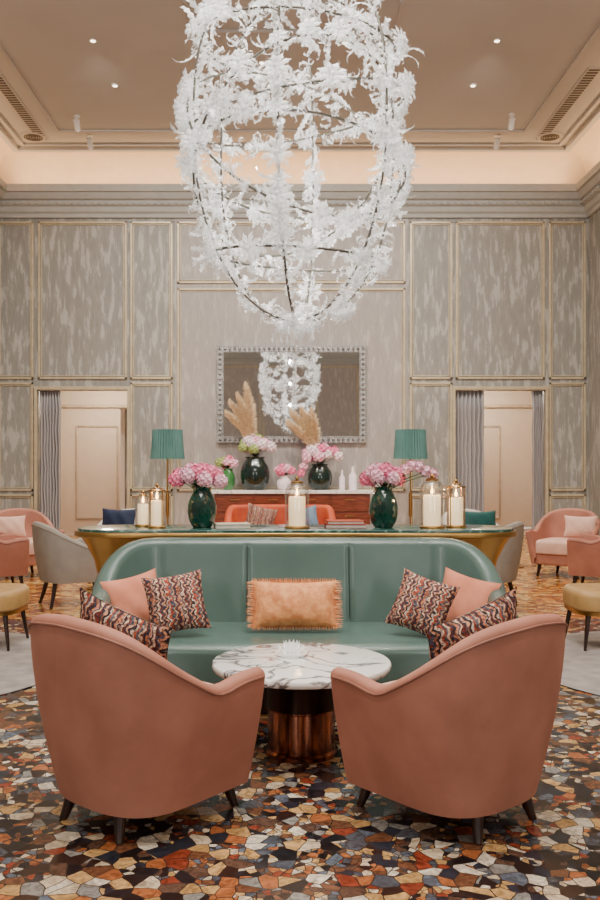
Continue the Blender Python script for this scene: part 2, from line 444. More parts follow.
# ================================================================ ROOM
W=5.19; YB=15.2; YF=-7.0; ZC=6.8; ZL=6.2
D0,D1=2.86,4.43; DT=2.76
def st(o,lab): o['kind']='structure'; o['label']=lab; return o
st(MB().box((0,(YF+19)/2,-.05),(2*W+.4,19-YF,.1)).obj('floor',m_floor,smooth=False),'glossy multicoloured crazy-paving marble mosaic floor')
st(MB().box((0,(YF+YB)/2,ZC+.05),(2*W+.4,YB-YF+.4,.1)).obj('ceiling',m_ceil,smooth=False),'warm grey plaster tray ceiling')
mb=MB(); T=.2
for x0,x1,z0,z1,mi in((-W,-D1,0,ZC,0),(-D0,-2.03,0,ZC,0),(2.03,D0,0,ZC,0),(D1,W,0,ZC,0),(-D1,-D0,DT,ZC,0),(D0,D1,DT,ZC,0),(-2.03,2.03,0,ZC,1)):
    mb.box(((x0+x1)/2,YB+T/2,(z0+z1)/2),(x1-x0,T,z1-z0),mi)
st(mb.obj('wall_back',[m_wall,m_wallc],smooth=False),'wall covered in brushed silver-grey wallpaper')
st(MB().box((-W-.1,(YF+YB)/2,ZC/2),(.2,YB-YF,ZC)).obj('wall_left',m_wall,smooth=False),'silver-grey papered side wall')
st(MB().box((W+.1,(YF+YB)/2,ZC/2),(.2,YB-YF,ZC)).obj('wall_right',m_wall,smooth=False),'silver-grey papered side wall')
st(MB().box((0,YF-.1,ZC/2),(2*W+.4,.2,ZC)).obj('wall_front',m_wallc,smooth=False),'silver-grey papered wall behind the seating')
for sg,nm in((-1,'left'),(1,'right')):
    c=sg*(D0+D1)/2
    mb=MB(); mb.box((c-.63 if sg<0 else c+.55,18.0,1.5),(2.2,.1,3.2)); mb.box((c-1.75,16.7,1.5),(.1,2.5,3.2)); mb.box((c+1.75,16.7,1.5),(.1,2.5,3.2)); mb.box((c,16.7,3.05),(3.6,2.7,.1))
    mb.box((c+1.3 if sg<0 else c-1.3,18.0,2.8),(1.6,.1,.6)); mb.box((c,18.75,1.5),(3.6,.1,3.2))
    mb.box((c-1.75,18.4,1.5),(.1,.8,3.2)); mb.box((c+1.75,18.4,1.5),(.1,.8,3.2)); mb.box((c,18.4,3.05),(3.6,.8,.1))
    st(mb.obj('wall_corridor_'+nm,m_corr,smooth=False),'warm cream lit corridor seen through an opening')
    mb=MB(); xe=c+.47 if sg<0 else c-.55
    mb.box((xe,17.93,1.25),(.09,.05,2.5)); 
    xs=c-.35 if sg<0 else c+.25
    for x in(-.42,.42): mb.box((xs+x,17.935,1.3),(.035,.03,1.9))
    for z in(.35,2.25): mb.box((xs,17.935,z),(.84,.03,.035))
    mb.box((c,17.9,2.66),(3.4,.1,.06))
    st(mb.obj('trim_%d'%(30+(sg+1)//2),m_corrt,bevel=.008,smooth=False),'cream corridor wall moulding')
    if sg<0:
        st(MB().box((c+.72,16.0,1.25),(.22,.06,2.5)).obj('trim_33',m_wall,smooth=False),'patterned corridor pier panel')
        st(MB().box((c+.56,15.98,1.25),(.08,.10,2.5)).obj('trim_34',m_corr,smooth=False),'cream corridor pier edge')
    for yy,en in((16.7,85),(18.38,28)):
        L=bpy.data.lights.new('corridor_light','POINT'); L.energy=en; L.color=(1,.84,.68); L.shadow_soft_size=.10
        o=bpy.data.objects.new('corridor_light',L); o.location=(c-sg*.0,yy,2.88); col.objects.link(o)
tn=[0]
def frame(x0,x1,z0,z1,y=YB,w=.038,p=.03,side=0,sgn=1):
    tn[0]+=1; mb=MB()
    for k,(ww,pp,ins) in enumerate(((w,p,0),(w*.4,p*.55,w*1.3))):
        a,b_,c,d=x0+ins,x1-ins,z0+ins,z1-ins
        bars=[((a+ww/2,(c+d)/2),(ww,d-c)),((b_-ww/2,(c+d)/2),(ww,d-c)),(((a+b_)/2,c+ww/2),(b_-a,ww)),(((a+b_)/2,d-ww/2),(b_-a,ww))]
        for (u,z),(du,dz) in bars:
            if side==0: mb.box((u,y-sgn*pp/2,z),(du,pp,dz))
            else: mb.box((side*(W-pp/2),u,z),(pp,du,dz))
    return st(mb.obj('trim_%d'%(100+tn[0]),m_trimgold,smooth=False,bevel=.004),'champagne gilt panel moulding')
zt=5.70; zm=2.95; zm2=2.89
for sg in(-1,1):
    def fx(a,b_,z0,z1):
        frame(min(sg*a,sg*b_),max(sg*a,sg*b_),z0,z1)
    fx(2.07,2.81,zm,zt); fx(2.07,2.81,1.0,zm2); fx(2.07,2.81,.2,.94)
    fx(2.87,4.42,zm,zt)
    fx(4.50,5.14,zm,zt); fx(4.50,5.14,1.0,zm2); fx(4.50,5.14,.2,.94)
    tn[0]+=1; mb=MB()
    mb.box((sg*(D0-.025),YB-.03,DT/2),(.05,.06,DT)); mb.box((sg*(D1+.025),YB-.03,DT/2),(.05,.06,DT)); mb.box((sg*(D0+D1)/2,YB-.03,DT+.03),(D1-D0+.10,.06,.06))
    st(mb.obj('trim_%d'%(100+tn[0]),m_trimgold,smooth=False,bevel=.006),'gilt casing around wall opening')
    for y0 in(-6.4,-3.4,-.4,2.6,5.6,8.6,11.6):
        frame(y0,y0+2.8,zm,zt,side=sg); frame(y0,y0+2.8,.3,zm2,side=sg)
    st(MB().box((sg*(W-.02),(YF+YB)/2,.08),(.04,YB-YF,.16)).obj('baseboard_'+('left' if sg<0 else 'right'),m_cornice,smooth=False),'painted grey skirting board')
frame(-1.99,1.99,4.62,zt); frame(-1.99,1.99,1.0,4.54)
for a,b_ in((-5,-3.2),(3.2,5)): frame(a,b_,zm,zt,y=YF,sgn=-1); frame(a,b_,.3,zm2,y=YF,sgn=-1)
frame(-3.0,-1.2,.3,zt,y=YF,sgn=-1);frame(-1.1,1.1,.3,zt,y=YF,sgn=-1);frame(1.2,3.0,.3,zt,y=YF,sgn=-1)
mb=MB()
for a,b_ in((-W,-D1-.07),(-D0+.07,D0-.07),(D1+.07,W)): mb.box(((a+b_)/2,YB-.02,.08),(b_-a,.04,.16))
st(mb.obj('baseboard_back',m_cornice,smooth=False),'painted grey skirting board')
def cornice(axis,pos,a,b_,idx):
    mb=MB()
    prof=[(0.0,5.76),(.05,5.76),(.06,5.82),(.10,5.85),(.12,5.93),(.17,5.95),(.17,6.02),(.22,6.04),(.25,6.08),(.27,6.13),(.32,6.14),(.32,6.26),(.29,6.26),(.29,6.20),(0,6.20)]
    rows=[]
    for e in(a,b_):
        row=[]
        for d,z in prof:
            if axis=='x': row.append((e,pos-d if pos>0 else pos+d,z))
            else: row.append((pos-math.copysign(d,pos),e,z))
        rows.append(row)
    mb.grid(rows,cv=True,cap=True)
    n=int((b_-a)/.12)
    for k in range(n):
        e=a+(k+.5)*(b_-a)/n
        if axis=='x': mb.box((e,pos-math.copysign(.18,pos),5.985),(.065,.04,.05))
        else: mb.box((pos-math.copysign(.18,pos),e,5.985),(.04,.065,.05))
    st(mb.obj('trim_%d'%idx,m_cornice,ang=30),'grey dentil cornice moulding')
cornice('x',YB,-W,W,1); cornice('x',YF,-W,W,2); cornice('y',-W,YF,YB,3); cornice('y',W,YF,YB,4)
def cove(axis,pos,a,b_,idx):
    mb=MB(); rows=[]; R=.5
    for e in(a,b_):
        row=[]
        for k in range(13):
            t=pi/2*k/12; d=R*(1-math.cos(t)); z=ZC-R+R*math.sin(t)-.004
            if axis=='x': row.append((e,pos-math.copysign(d+.003,pos),z))
            else: row.append((pos-math.copysign(d+.003,pos),e,z))
        rows.append(row)
    mb.grid(rows); st(mb.obj('trim_%d'%idx,m_cove,ang=60),'curved cream lighting cove')
cove('x',YB,-W,W,5); cove('x',YF,-W,W,6); cove('y',-W,YF,YB,7); cove('y',W,YF,YB,8)
def area(name,loc,rot,sx,sy,e,c):
    L=bpy.data.lights.new(name,'AREA'); L.shape='RECTANGLE'; L.size=sx; L.size_y=sy; L.energy=e; L.color=c
    o=bpy.data.objects.new(name,L); o.location=loc; o.rotation_euler=rot; col.objects.link(o); return o
warm=(1,.60,.29)
area('cove_light_back',(0,YB-.20,6.23),(pi+.25,0,0),2*W-.8,.12,66,warm)
for sg in(-1,1):
    area('cove_light_side',(sg*(W-.20),(YF+YB)/2,6.23),(pi,-sg*.25,0),.12,YB-YF-1,135,warm)
def cframe(x,y0,y1,w,h,idx):
    mb=MB()
    for sg in(-1,1): mb.box((sg*x,(y0+y1)/2,ZC-h/2),(w,y1-y0+w,h))
    for y in(y0,y1): mb.box((0,y,ZC-h/2),(2*x-w,w,h))
    st(mb.obj('trim_%d'%idx,m_ceil,smooth=False,bevel=.01),'raised plaster ceiling moulding')
cframe(W-.55,YF+.55,YB-.55,.10,.07,9); cframe(W-.72,YF+.72,YB-.72,.05,.04,10); cframe(W-1.45,YF+1.45,YB-1.30,.06,.03,11)
pts=[(-2.3,9.4),(-1.7,9.4),(-1.25,10.0),(-1.25,10.7),(1.25,10.7),(1.25,10.0),(1.7,9.4),(2.3,9.4),(2.3,-2),(-2.3,-2)]
mb=MB(); mb.tube([(x,y,ZC-.01) for x,y in pts],.03,6,closed=True)
st(mb.obj('trim_12',m_ceil,ang=20),'thin notched ceiling moulding')
for sg in(-1,1):
    r=root('ceiling_vent','long linear air grille recessed in the ceiling','vent',(sg*4.08,13.0,ZC),0,'linear ceiling grilles')
    MB().box((0,0,-.006),(.20,2.6,.012)).obj('vent_frame',m_ceil,parent=r,smooth=False)
    mb=MB()
    for k in range(32): mb.box((0,-1.24+k*.08,-.014),(.15,.04,.008))
    mb.obj('vent_slats',m_vent,parent=r,smooth=False)
    r=root('ceiling_speaker','round slatted speaker grille in the ceiling','speaker',(sg*4.20,14.15,ZC),0,'round ceiling grilles')
    MB().lathe([(.2,0),(.2,-.02),(.17,-.022)],28).obj('speaker_rim',m_ceil,parent=r)
    mb=MB()
    for k in range(4): mb.lathe([(.15-.035*k,-.02),(.15-.035*k,-.03),(.13-.035*k,-.03),(.13-.035*k,-.02)],24,cap=False)
    mb.obj('speaker_grille',m_vent,parent=r)
for i,(px,py) in enumerate(((77,124),(90,143),(512,122),(497,143))):
    d=(ZC-H)*F/(465-py+8); p=P(px,py,d)
    r=root('ceiling_spotlight','small white adjustable ceiling spotlight','spotlight',(p.x,d,ZC),0,'adjustable ceiling spotlights')
    MB().lathe([(.05,0),(.05,-.02),(.012,-.022),(.012,-.1)],14).obj('mount',m_whitem,parent=r)
    MB().lathe([(.045,-.08),(.05,.08),(.03,.09)],14,Mx=Matrix.Translation((0,0,-.14))@Matrix.Rotation(.7,4,'X')).obj('spot_head',m_whitem,parent=r)
    MB().lathe([(.036,-.084),(.036,-.079)],14,Mx=Matrix.Translation((0,0,-.14))@Matrix.Rotation(.7,4,'X')).obj('lens',m_lampon,parent=r)
dl=[(93,40),(497,40),(345,42),(115,85),(473,85),(262,62)]
for i,(px,py) in enumerate(dl):
    d=(ZC-H)*F/(465-py); p=P(px,py,d)
    r=root('ceiling_downlight','small round recessed ceiling downlight','downlight',(p.x,d,ZC),0,'recessed ceiling downlights')
    MB().lathe([(.05,0),(.05,-.012),(.035,-.014)],18).obj('rim',m_whitem,parent=r)
    MB().lathe([(.033,-.014),(.033,-.018)],18).obj('lens',m_lampon,parent=r)
    L=bpy.data.lights.new('downlight_beam','SPOT'); L.energy=340; L.spot_size=1.9; L.spot_blend=.9; L.color=(1,.88,.73); L.shadow_soft_size=.03
    o=bpy.data.objects.new('downlight_beam',L); o.location=(p.x,d,ZC-.06); col.objects.link(o)
# ================================================================ LIGHTS
area('overhead_fill',(0,3.9,6.6),(0,0,0),3,4,450,(1,.94,.87))  # added soft fill above the seating, out of view
area('ceiling_fill',(0,1.0,4.6),(pi,0,0),5,5,250,(1,.94,.88))  # added upward fill that brightens the ceiling, not a fixture
for sg in(-1,1):
    area('rear_fill',(sg*4.4,-6.7,3.6),(math.radians(82),0,sg*.12),1.4,4.2,190,(1,.97,.94))  # added fill from behind the camera; the rear wall has no windows
for x,y in((-2.6,11.0),(0,11.4),(2.6,11.0)):
    L=bpy.data.lights.new('back_wall_fill','SPOT'); L.energy=520; L.spot_size=2.2; L.spot_blend=1; L.color=(1,.95,.88); L.shadow_soft_size=.04  # added spots without fixtures, brightening the far end of the room
    o=bpy.data.objects.new('back_wall_fill',L); o.location=(x,y,6.72); o.rotation_euler=(math.radians(38),0,0); col.objects.link(o)
for sg in(-1,1):
    L=bpy.data.lights.new('seating_accent','SPOT'); L.energy=420; L.spot_size=.75; L.spot_blend=.8; L.color=(1,.88,.72); L.shadow_soft_size=.08
    o=bpy.data.objects.new('seating_accent',L); o.location=(sg*1.9,2.2,6.7)
    o.rotation_euler=(Vector((sg*.7,4.2,.3))-Vector((sg*1.9,2.2,6.7))).to_track_quat('-Z','Y').to_euler(); col.objects.link(o)
# ================================================================ CURTAINS
def curtain(x0,x1,lab):
    mb=MB(); n=90; rows=[]
    for k in range(9):
        z=.02+(DT-.03)*k/8; row=[]
        for i in range(n+1):
            u=i/n; x=x0+(x1-x0)*u
            row.append((x+.012*math.sin(3*k+7*u),YB+.06+.035*math.sin(u*2*pi*7+.12*k)+.008*math.sin(u*37),z))
        rows.append(row)
    mb.grid(rows)
    o=mb.obj('curtain',m_curt,label=lab,cat='curtain',ang=80,group='door drapes')
    s=o.modifiers.new('t','SOLIDIFY'); s.thickness=.004
curtain(-D1+.02,-D1+.38,'mauve-grey floor-length drape in wall opening')
curtain(D0+.02,D0+.52,'mauve-grey floor-length drape in wall opening')
curtain(D1-.2,D1-.02,'narrow gathered mauve-grey drape in wall opening')
# ================================================================ MIRROR
a=P(217,346,YB); b_=P(366,443,YB); mw=b_.x-a.x; mh=a.z-b_.z; mc=((a.x+b_.x)/2,YB,(a.z+b_.z)/2)
r=root('wall_mirror','large rectangular mirror with beaded silver frame on wall','mirror',mc)
MB().box((0,-.03,0),(mw-.1,.04,mh-.1)).obj('mirror_glass',m_mirror,parent=r,smooth=False)
mb=MB(); fw=.115
for s_ in(-1,1):
    mb.box((s_*(mw/2-fw/2),-.035,0),(fw,.06,mh)); mb.box((0,-.035,s_*(mh/2-fw/2)),(mw-2*fw,.06,fw))
mb.obj('frame',m_frame,parent=r,smooth=False)
mb=MB()
def beads(hx,hz,rr,step):
    nx=int(2*hx/step); nz_=int(2*hz/step)
    for s_ in(-1,1):
        for k in range(nx+1): mb.ball((-hx+2*hx*k/nx,-.07,s_*hz),rr,5)
        for k in range(1,nz_): mb.ball((s_*hx,-.07,-hz+2*hz*k/nz_),rr,5)
beads(mw/2-fw/2,mh/2-fw/2,.030,.085); beads(mw/2-.012,mh/2-.012,.012,.04); beads(mw/2-fw+.012,mh/2-fw+.012,.012,.04)
mb.obj('frame_beading',m_silver,parent=r)
# ================================================================ NEAR SEATING
CH_X=((-1,-.675),(1,.615))
for sg,cx in CH_X:
    armchair('armchair','salmon velvet barrel armchair beside the marble coffee table','armchair',(cx,3.66,0),sg*math.radians(40),m_pink,m_seatpink,m_pinkp,m_dark,group='salmon velvet armchairs')
for sg,cx in CH_X:
    rz=sg*math.radians(40)
    R=Matrix.Rotation(rz,4,'Z'); p=Vector((cx,3.66,0))+R@Vector((-sg*.06,-.17,.672))
    cushion('cushion','multicoloured zigzag woven cushion on the salmon armchair',.52,.46,.15,m_zig,p,Euler((math.radians(10),sg*math.radians(-13),rz-sg*.10)),group='zigzag cushions')
tx=P(301.5,660,4.4).x
r=root('coffee_table','round white marble coffee table on bronze drum base','coffee table',(tx,4.4,0))
MB().lathe([(.43,.425),(.447,.43),(.452,.44),(.452,.452),(.447,.46),(.43,.463)],72).obj('table_top',m_marble,parent=r)
MB().lathe([(.19,.24),(.19,.42),(.20,.425)],48).obj('upper_drum',m_bronze,parent=r)
MB().lathe([(.185,.0),(.185,.02),(.17,.03),(.17,.225),(.188,.235),(.188,.245)],48).obj('lower_drum',m_copper,parent=r,label='brushed copper drum base')
mb=MB(); q=.78
mb.lathe([(.07*q,0),(.105*q,.012),(.11*q,.02),(.07*q,.018)],20)
for k in range(12):
    a_=2*pi*k/12; mb.add([(q*x,q*y,q*z) for x,y,z in((0.03*math.cos(a_),.03*math.sin(a_),.01),(.085*math.cos(a_-.2),.085*math.sin(a_-.2),.045),(.10*math.cos(a_),.10*math.sin(a_),.07),(.085*math.cos(a_+.2),.085*math.sin(a_+.2),.045))],[(0,1,2,3)])
    a_+=.26; mb.add([(q*x,q*y,q*z) for x,y,z in((0.015*math.cos(a_),.015*math.sin(a_),.02),(.05*math.cos(a_-.3),.05*math.sin(a_-.3),.07),(.055*math.cos(a_),.055*math.sin(a_),.10),(.05*math.cos(a_+.3),.05*math.sin(a_+.3),.07))],[(0,1,2,3)])
mb.obj('glass_dish',m_glassf,smooth=False,label='frosted glass flower-shaped dish on coffee table',cat='dish',loc=(tx-.05,4.5,.463))
# sofa
SY=5.45
r=root('sofa','long curved sage green leather sofa with winged arms','sofa',(0,SY,0),pi)
a_=1.30; plan=[]
for k in range(9): plan.append((a_,.36-(.36+.02)*k/9))
for k in range(15):
    t=pi/2*k/14; plan.append((a_-.42+.42*math.cos(t),-.02-.48*math.sin(t)))
nb=110
for k in range(1,nb): plan.append((.88-1.76*k/nb,-.50))
plan+= [(-x,y) for x,y in plan[23::-1]]
rf=lambda p: .66+.30*(1-sstep(-.50,.22,p[1]))-.05*sstep(.15,.4,p[1])
def gr(p):
    g=0
    for s_ in(-1.0,-.34,.34,1.0):
        g-=-.016*math.exp(-((p[0]-s_)/.012)**2)*(1 if p[1]<-.35 else 0)
    return g
mb,rim,inner=ushell(plan,rf,.10,.30,.13,.10,.94,extra=.07,groove=gr)
mb.obj('backrest',m_green,parent=r,ang=70)
MB().tube(rim,.006,6).obj('piping',m_greend,parent=r)
for s_ in(-1.0,-.34,.34,1.0):
    MB().tube([(s_,-.50+.045,.945),(s_,-.50+.075,.952),(s_,-.50+.13,.89),(s_,-.50+.155,.7),(s_,-.50+.215,.44)],.004,5).obj('seam',m_greend,parent=r)
sp=inner(.4,.15); sp=sp+[(-1.0+.1*k*2*1.0,.44+.06*math.cos((-1+.2*k)*pi/2)) for k in range(11)]
mb=MB(); slab(mb,sp,.14,.42,.06,.05,steps=7); mb.obj('seat',m_green,parent=r)
mb=MB(); bp=inner(.1,.10); bp=bp+[(-.9,.36),(0,.40),(.9,.36)]; slab(mb,bp,.0,.14,.0,.0); mb.obj('plinth',m_dark,parent=r)
def C(px,py,d,w,h,t,mat,rz,tilt,lab,fr=None,ry=0,grp=None):
    p=P(px,py,d); return cushion('cushion',lab,w,h,t,mat,p,Euler((-math.radians(tilt),math.radians(ry),math.radians(rz))),fr,group=grp)
C(136,604,5.44,.38,.38,.15,m_pinkc,34,18,'coral pink cushion in the corner of the green sofa',ry=-9)
C(464,604,5.44,.38,.38,.15,m_pinkc,-34,18,'coral pink cushion in the corner of the green sofa',ry=12)
C(176,603,5.24,.37,.37,.15,m_zig,14,22,'multicoloured zigzag woven cushion on green sofa',ry=-7,grp='zigzag cushions')
C(422,605,5.24,.36,.36,.15,m_zig,-24,22,'multicoloured zigzag woven cushion on green sofa',ry=16,grp='zigzag cushions')
C(294.5,604,5.36,.53,.29,.14,m_peach,0,16,'fringed peach damask lumbar cushion on green sofa',m_peach)
# ================================================================ CONSOLE
CY=6.50; CZ=.985
r=root('console_table','long rounded green marble console with brass rim behind sofa','console table',(-.01,CY,0))
def stadium(hx,hy,n=14):
    p=[]
    for k in range(n+1): t=-pi/2+pi*k/n; p.append((hx-hy+hy*math.cos(t),hy*math.sin(t)))
    for k in range(n+1): t=pi/2+pi*k/n; p.append((-hx+hy+hy*math.cos(t),hy*math.sin(t)))
    return p
mb=MB(); slab(mb,stadium(1.62,.30),CZ-.02,CZ,.004,.0); mb.obj('table_top',m_marbleg,parent=r)
mb=MB(); slab(mb,stadium(1.645,.32),CZ-.06,CZ-.018,.01,.012); mb.obj('brass_rim',m_gold,parent=r)
mb=MB(); hs=[(1.60,.28,CZ-.06),(1.56,.25,CZ-.12),(1.50,.2,CZ-.24),(1.44,.16,CZ-.5),(1.40,.14,.06)]
mb.grid([[(x,y,z) for x,y in stadium(a,b_)] for a,b_,z in hs],cv=True,cap=True)
mb.obj('table_body',m_gold,parent=r)
mb=MB(); slab(mb,stadium(1.36,.12),0,.06,0,0); mb.obj('plinth',m_black,parent=r)
def vase(px,y,h,w,z,mat,lab,facet=True,grp=None):
    x=P(px,500,y).x
    pr=[(.30,0),(.36,.06),(.42,.13),(.46,.21),(.49,.30),(.505,.39),(.505,.48),(.49,.57),(.46,.66),(.41,.75),(.35,.84),(.30,.92),(.34,1.0)] if facet else [(.30,0),(.36,.05),(.46,.2),(.5,.38),(.5,.55),(.45,.72),(.34,.86),(.30,.93),(.36,1.0)]
    mb=MB(); mb.lathe([(a*w,b*h) for a,b in pr],18 if facet else 28,twist=facet)
    mb.lathe([(.33*w,h),(.27*w,.93*h),(.3*w,.8*h)],16,cap=False)
    return mb.obj('vase',mat,smooth=not facet,label=lab,cat='vase',loc=(x,y,z),group=grp)
def head(r_,n,ps,seed):
    rnd=random.Random(seed); mb=MB(); mb.ball((0,0,0),r_*.8,8)
    for i in range(n):
        z=1-2*(i+.5)/n; a=i*2.39996; q=math.sqrt(max(0,1-z*z)); d=Vector((q*math.cos(a),q*math.sin(a),z))
        if z<-.75: continue
        Mx=Matrix.Translation(d*r_*rnd.uniform(.85,1.05))@d.to_track_quat('Z','Y').to_matrix().to_4x4()@Matrix.Rotation(rnd.random()*3,4,'Z')
        for k in range(5):
            b_=2*pi*k/5; c1,s1=math.cos(b_),math.sin(b_); t=ps
            mb.add([(0,0,0),(c1*t*.6-s1*t*.4,s1*t*.6+c1*t*.4,.25*t),(c1*t,s1*t,.45*t*rnd.uniform(.3,1.3)),(c1*t*.6+s1*t*.4,s1*t*.6-c1*t*.4,.25*t)],[(0,1,2,3)],0,Mx)
    return mb
def bouquet(name,lab,x,y,z,specs,stems=True,cat='flowers'):
    r=root(name,lab,cat,(x,y,z))
    for i,(dx,dy,dz,rr,mat,n,ps) in enumerate(specs):
        head(rr,n,ps,i*3+int(abs(x)*100)).obj('flower_head',mat,parent=r,loc=(dx,dy,dz),smooth=False)
    mb=MB()
    for dx,dy,dz,rr,mat,n,ps in specs:
        mb.tube([(dx*.1,dy*.1,-.02),(dx*.5,dy*.5,dz*.5),(dx,dy,dz)],.004,5)
    rnd=random.Random(3)
    for k in range(14):
        a=rnd.random()*6.28; L=rnd.uniform(.08,.16); Mx=Matrix.Rotation(a,4,'Z')
        mb.add([(.0,0,.0),(L*.5,-.03,.05),(L,0,.03),(L*.5,.03,.05)],[(0,1,2,3)],0,Mx)
    mb.obj('stems',m_leafg,parent=r)
    return r
def pk(n,spread,h,rr,mats,seed,ps=.022,cnt=46):
    rnd=random.Random(seed); L=[]
    for i in range(n):
        a=i*2.4; q=spread*math.sqrt((i+.3)/n)
        L.append((q*math.cos(a),q*math.sin(a)*.6,h*(1-(q/spread)**2*.6)+rnd.uniform(-.01,.02),rr*rnd.uniform(.8,1.15),mats[i%len(mats)],cnt,ps))
    return L
vy=6.47
for px,lab in((202,'faceted emerald glass vase on the console'),(383.5,'faceted emerald glass vase on the console')):
    vase(px,vy,.30,.215,CZ,m_vase,lab,True,'emerald vases')
bouquet('flower_bouquet','bouquet of pink peonies in emerald vase',P(197,500,vy).x,vy,CZ+.30,pk(14,.18,.12,.055,[m_fpink,m_fpale,m_fpink],1))
bouquet('flower_bouquet','bouquet of pink peonies and white orchids in emerald vase',P(384,500,vy).x,vy,CZ+.30,pk(12,.14,.11,.055,[m_fpink,m_fpale,m_fpink],5)+[(.15+.052*k,-.02,.13+.03*math.sin(k*1.2),.028,m_fpale,14,.028) for k in range(5)])
def candle(x,y,z,r_,h):
    o=MB().lathe([(r_,0),(r_,h-.006),(r_*.94,h),(r_*.5,h-.006)],24).obj('pillar_candle',m_wax,label='lit ivory pillar candle standing in glass lantern',cat='candle',loc=(x,y,z),group='pillar candles')
    MB().tube([(0,0,h-.006),(0,0,h+.012)],.0015,5).obj('wick',m_black,parent=o)
    MB().lathe([(.001,h+.006),(.010,h+.02),(.007,h+.038),(.0008,h+.064)],10).obj('flame',m_flame,parent=o)
    L=bpy.data.lights.new('candle_glow','POINT'); L.energy=2.0; L.color=(1,.60,.28); L.shadow_soft_size=.01
    l=bpy.data.objects.new('candle_glow',L); l.location=(x,y,z+h+.075); col.objects.link(l)
def lantern(px,y,w,h,dome,lab):
    x=P(px,500,y).x; r=root('hurricane_lantern',lab,'lantern',(x,y,CZ),0,'glass hurricane lanterns')
    MB().lathe([(w*.5,0),(w*.5,.012),(w*.45,.018)],28).obj('lantern_base',m_gold,parent=r)
    if dome: pr=[(w*.47,.018),(w*.48,h*.70),(w*.44,h*.78),(w*.34,h*.85),(w*.22,h*.88)]
    else: pr=[(w*.44,.018),(w*.44,h*.80),(w*.40,h*.86),(w*.28,h*.9)]
    MB().lathe(pr,28,cap=False).obj('glass_shade',m_glass,parent=r)
    MB().lathe([(w*.25,h*.87),(w*.25,h*.9),(w*.1,h*.93),(w*.05,h*.94),(w*.09,h*.97),(w*.05,h)],18).obj('lantern_lid',m_gold,parent=r)
    mb=MB()
    if not dome:
        for k in range(4):
            t=pi/4+k*pi/2; mb.tube([(w*.46*math.cos(t),w*.46*math.sin(t),.01),(w*.46*math.cos(t),w*.46*math.sin(t),h*.84)],.004,6)
        mb.tube([(w*.46*math.cos(k*pi/12),w*.46*math.sin(k*pi/12),h*.84) for k in range(24)],.005,6,closed=True)
        mb.obj('lantern_cage',m_gold,parent=r)
    candle(x,y,CZ+.019,w*.33,h*.56)
LN=[(157,6.42,.135,.33,False,'brass-caged glass hurricane lantern with candle on console'),
(143,6.58,.12,.27,True,'domed glass hurricane lantern with candle on console'),
(297,6.40,.185,.38,True,'large domed glass hurricane lantern on console'),
(432,6.42,.19,.40,True,'large domed glass hurricane lantern on console'),
(456,6.48,.155,.36,False,'brass-caged glass hurricane lantern with candle on console')]
for l in LN: lantern(*l)
for i,(px,w,d,t,m,lab,z) in enumerate(((345,.30,.22,.028,m_book2,'crimson cloth-bound book lying on console',0),(344,.27,.2,.024,m_book1,'terracotta book stacked on crimson book',.028),(232,.26,.2,.03,m_book3,'cream coffee-table book lying on console',0))):
    x=P(px,500,6.5).x
    r=root('book',lab,'book',(x,6.5,CZ+z),.08*i,'books on the console')
    MB().box((0,0,t/2),(w-.008,d-.008,t-.006)).obj('pages',m_white,parent=r,smooth=False)
    MB().box((0,0,.002),(w,d,.004)).box((0,0,t-.002),(w,d,.004)).box((-w/2+.002,0,t/2),(.004,d,t)).obj('cover',m,parent=r,smooth=False)
# ================================================================ BACK SIDEBOARD
SBY=14.78; SBW=2.7; SBZ=1.03
r=root('sideboard','rosewood sideboard with white marble top and brass legs','sideboard',(P(292,500,15).x,SBY,0))
MB().box((0,0,SBZ-.03),(SBW,.60,.06)).obj('marble_top',m_marblew,parent=r,smooth=False,bevel=.008)
MB().box((0,0,.56),(SBW-.1,.52,.88)).obj('body',m_red,parent=r,smooth=False,bevel=.008)
for k in range(4):
    x=(-1.5+k)*.64
    for z in(.80,.53,.26):
        d_=MB().box((x,-.27,z),(.60,.02,.25)).obj('drawer',m_red,parent=r,smooth=False,bevel=.004)
        MB().box((x,-.287,z+.07),(.16,.014,.012)).obj('handle',m_gold,parent=d_,smooth=False)
for x in(-1.2,1.2):
    for y in(-.2,.2): MB().lathe([(.022,0),(.03,.13)],12,(x,y,0)).obj('leg',m_gold,parent=r)
def plume(r,base,h,lean,w,seed):
    rnd=random.Random(seed); mb=MB(); lx,ly=lean
    def ax(t): return Vector((base[0]+lx*t*t,base[1]+ly*t*t,base[2]+h*t))
    mb.tube([ax(t/8) for t in range(9)],.006,5)
    for k in range(1100):
        t=.25+.75*rnd.random()**.9; s_=(t-.25)/.75; rad=w*(math.sin(pi*min(1,s_*.82+.14))**.7)*rnd.uniform(.3,1)
        p=ax(t); a=rnd.random()*6.28; d=Vector((math.cos(a)*rad,math.sin(a)*rad,rnd.uniform(.06,.16)))
        u=Vector((-math.sin(a),math.cos(a),0))*.005
        mb.add([p-u,p+u,p+d*.6+u*1.3,p+d+Vector((0,0,-.03*rnd.random()))],[(0,1,2,3)])
    mb.obj('pampas_plume',m_pampas,parent=r,smooth=False)
def sbx(px): return P(px,500,SBY).x
vase(255,SBY,.56,.50,SBZ,m_vased,'large dark green round vase on sideboard',False)
vase(320,SBY,.44,.42,SBZ,m_vased,'dark green glazed vase on sideboard',False)
vase(228,SBY,.36,.24,SBZ,m_vaseg,'slim leaf-green glass vase on sideboard',False)
vase(284,SBY-.05,.24,.24,SBZ,m_fwhite,'small white porcelain vase on sideboard',False)
bouquet('flower_bouquet','white orchids and lime hydrangeas in large dark vase',sbx(256),SBY,SBZ+.56,pk(16,.27,.30,.085,[m_fgreen,m_fwhite,m_fpale],9,.035,40))
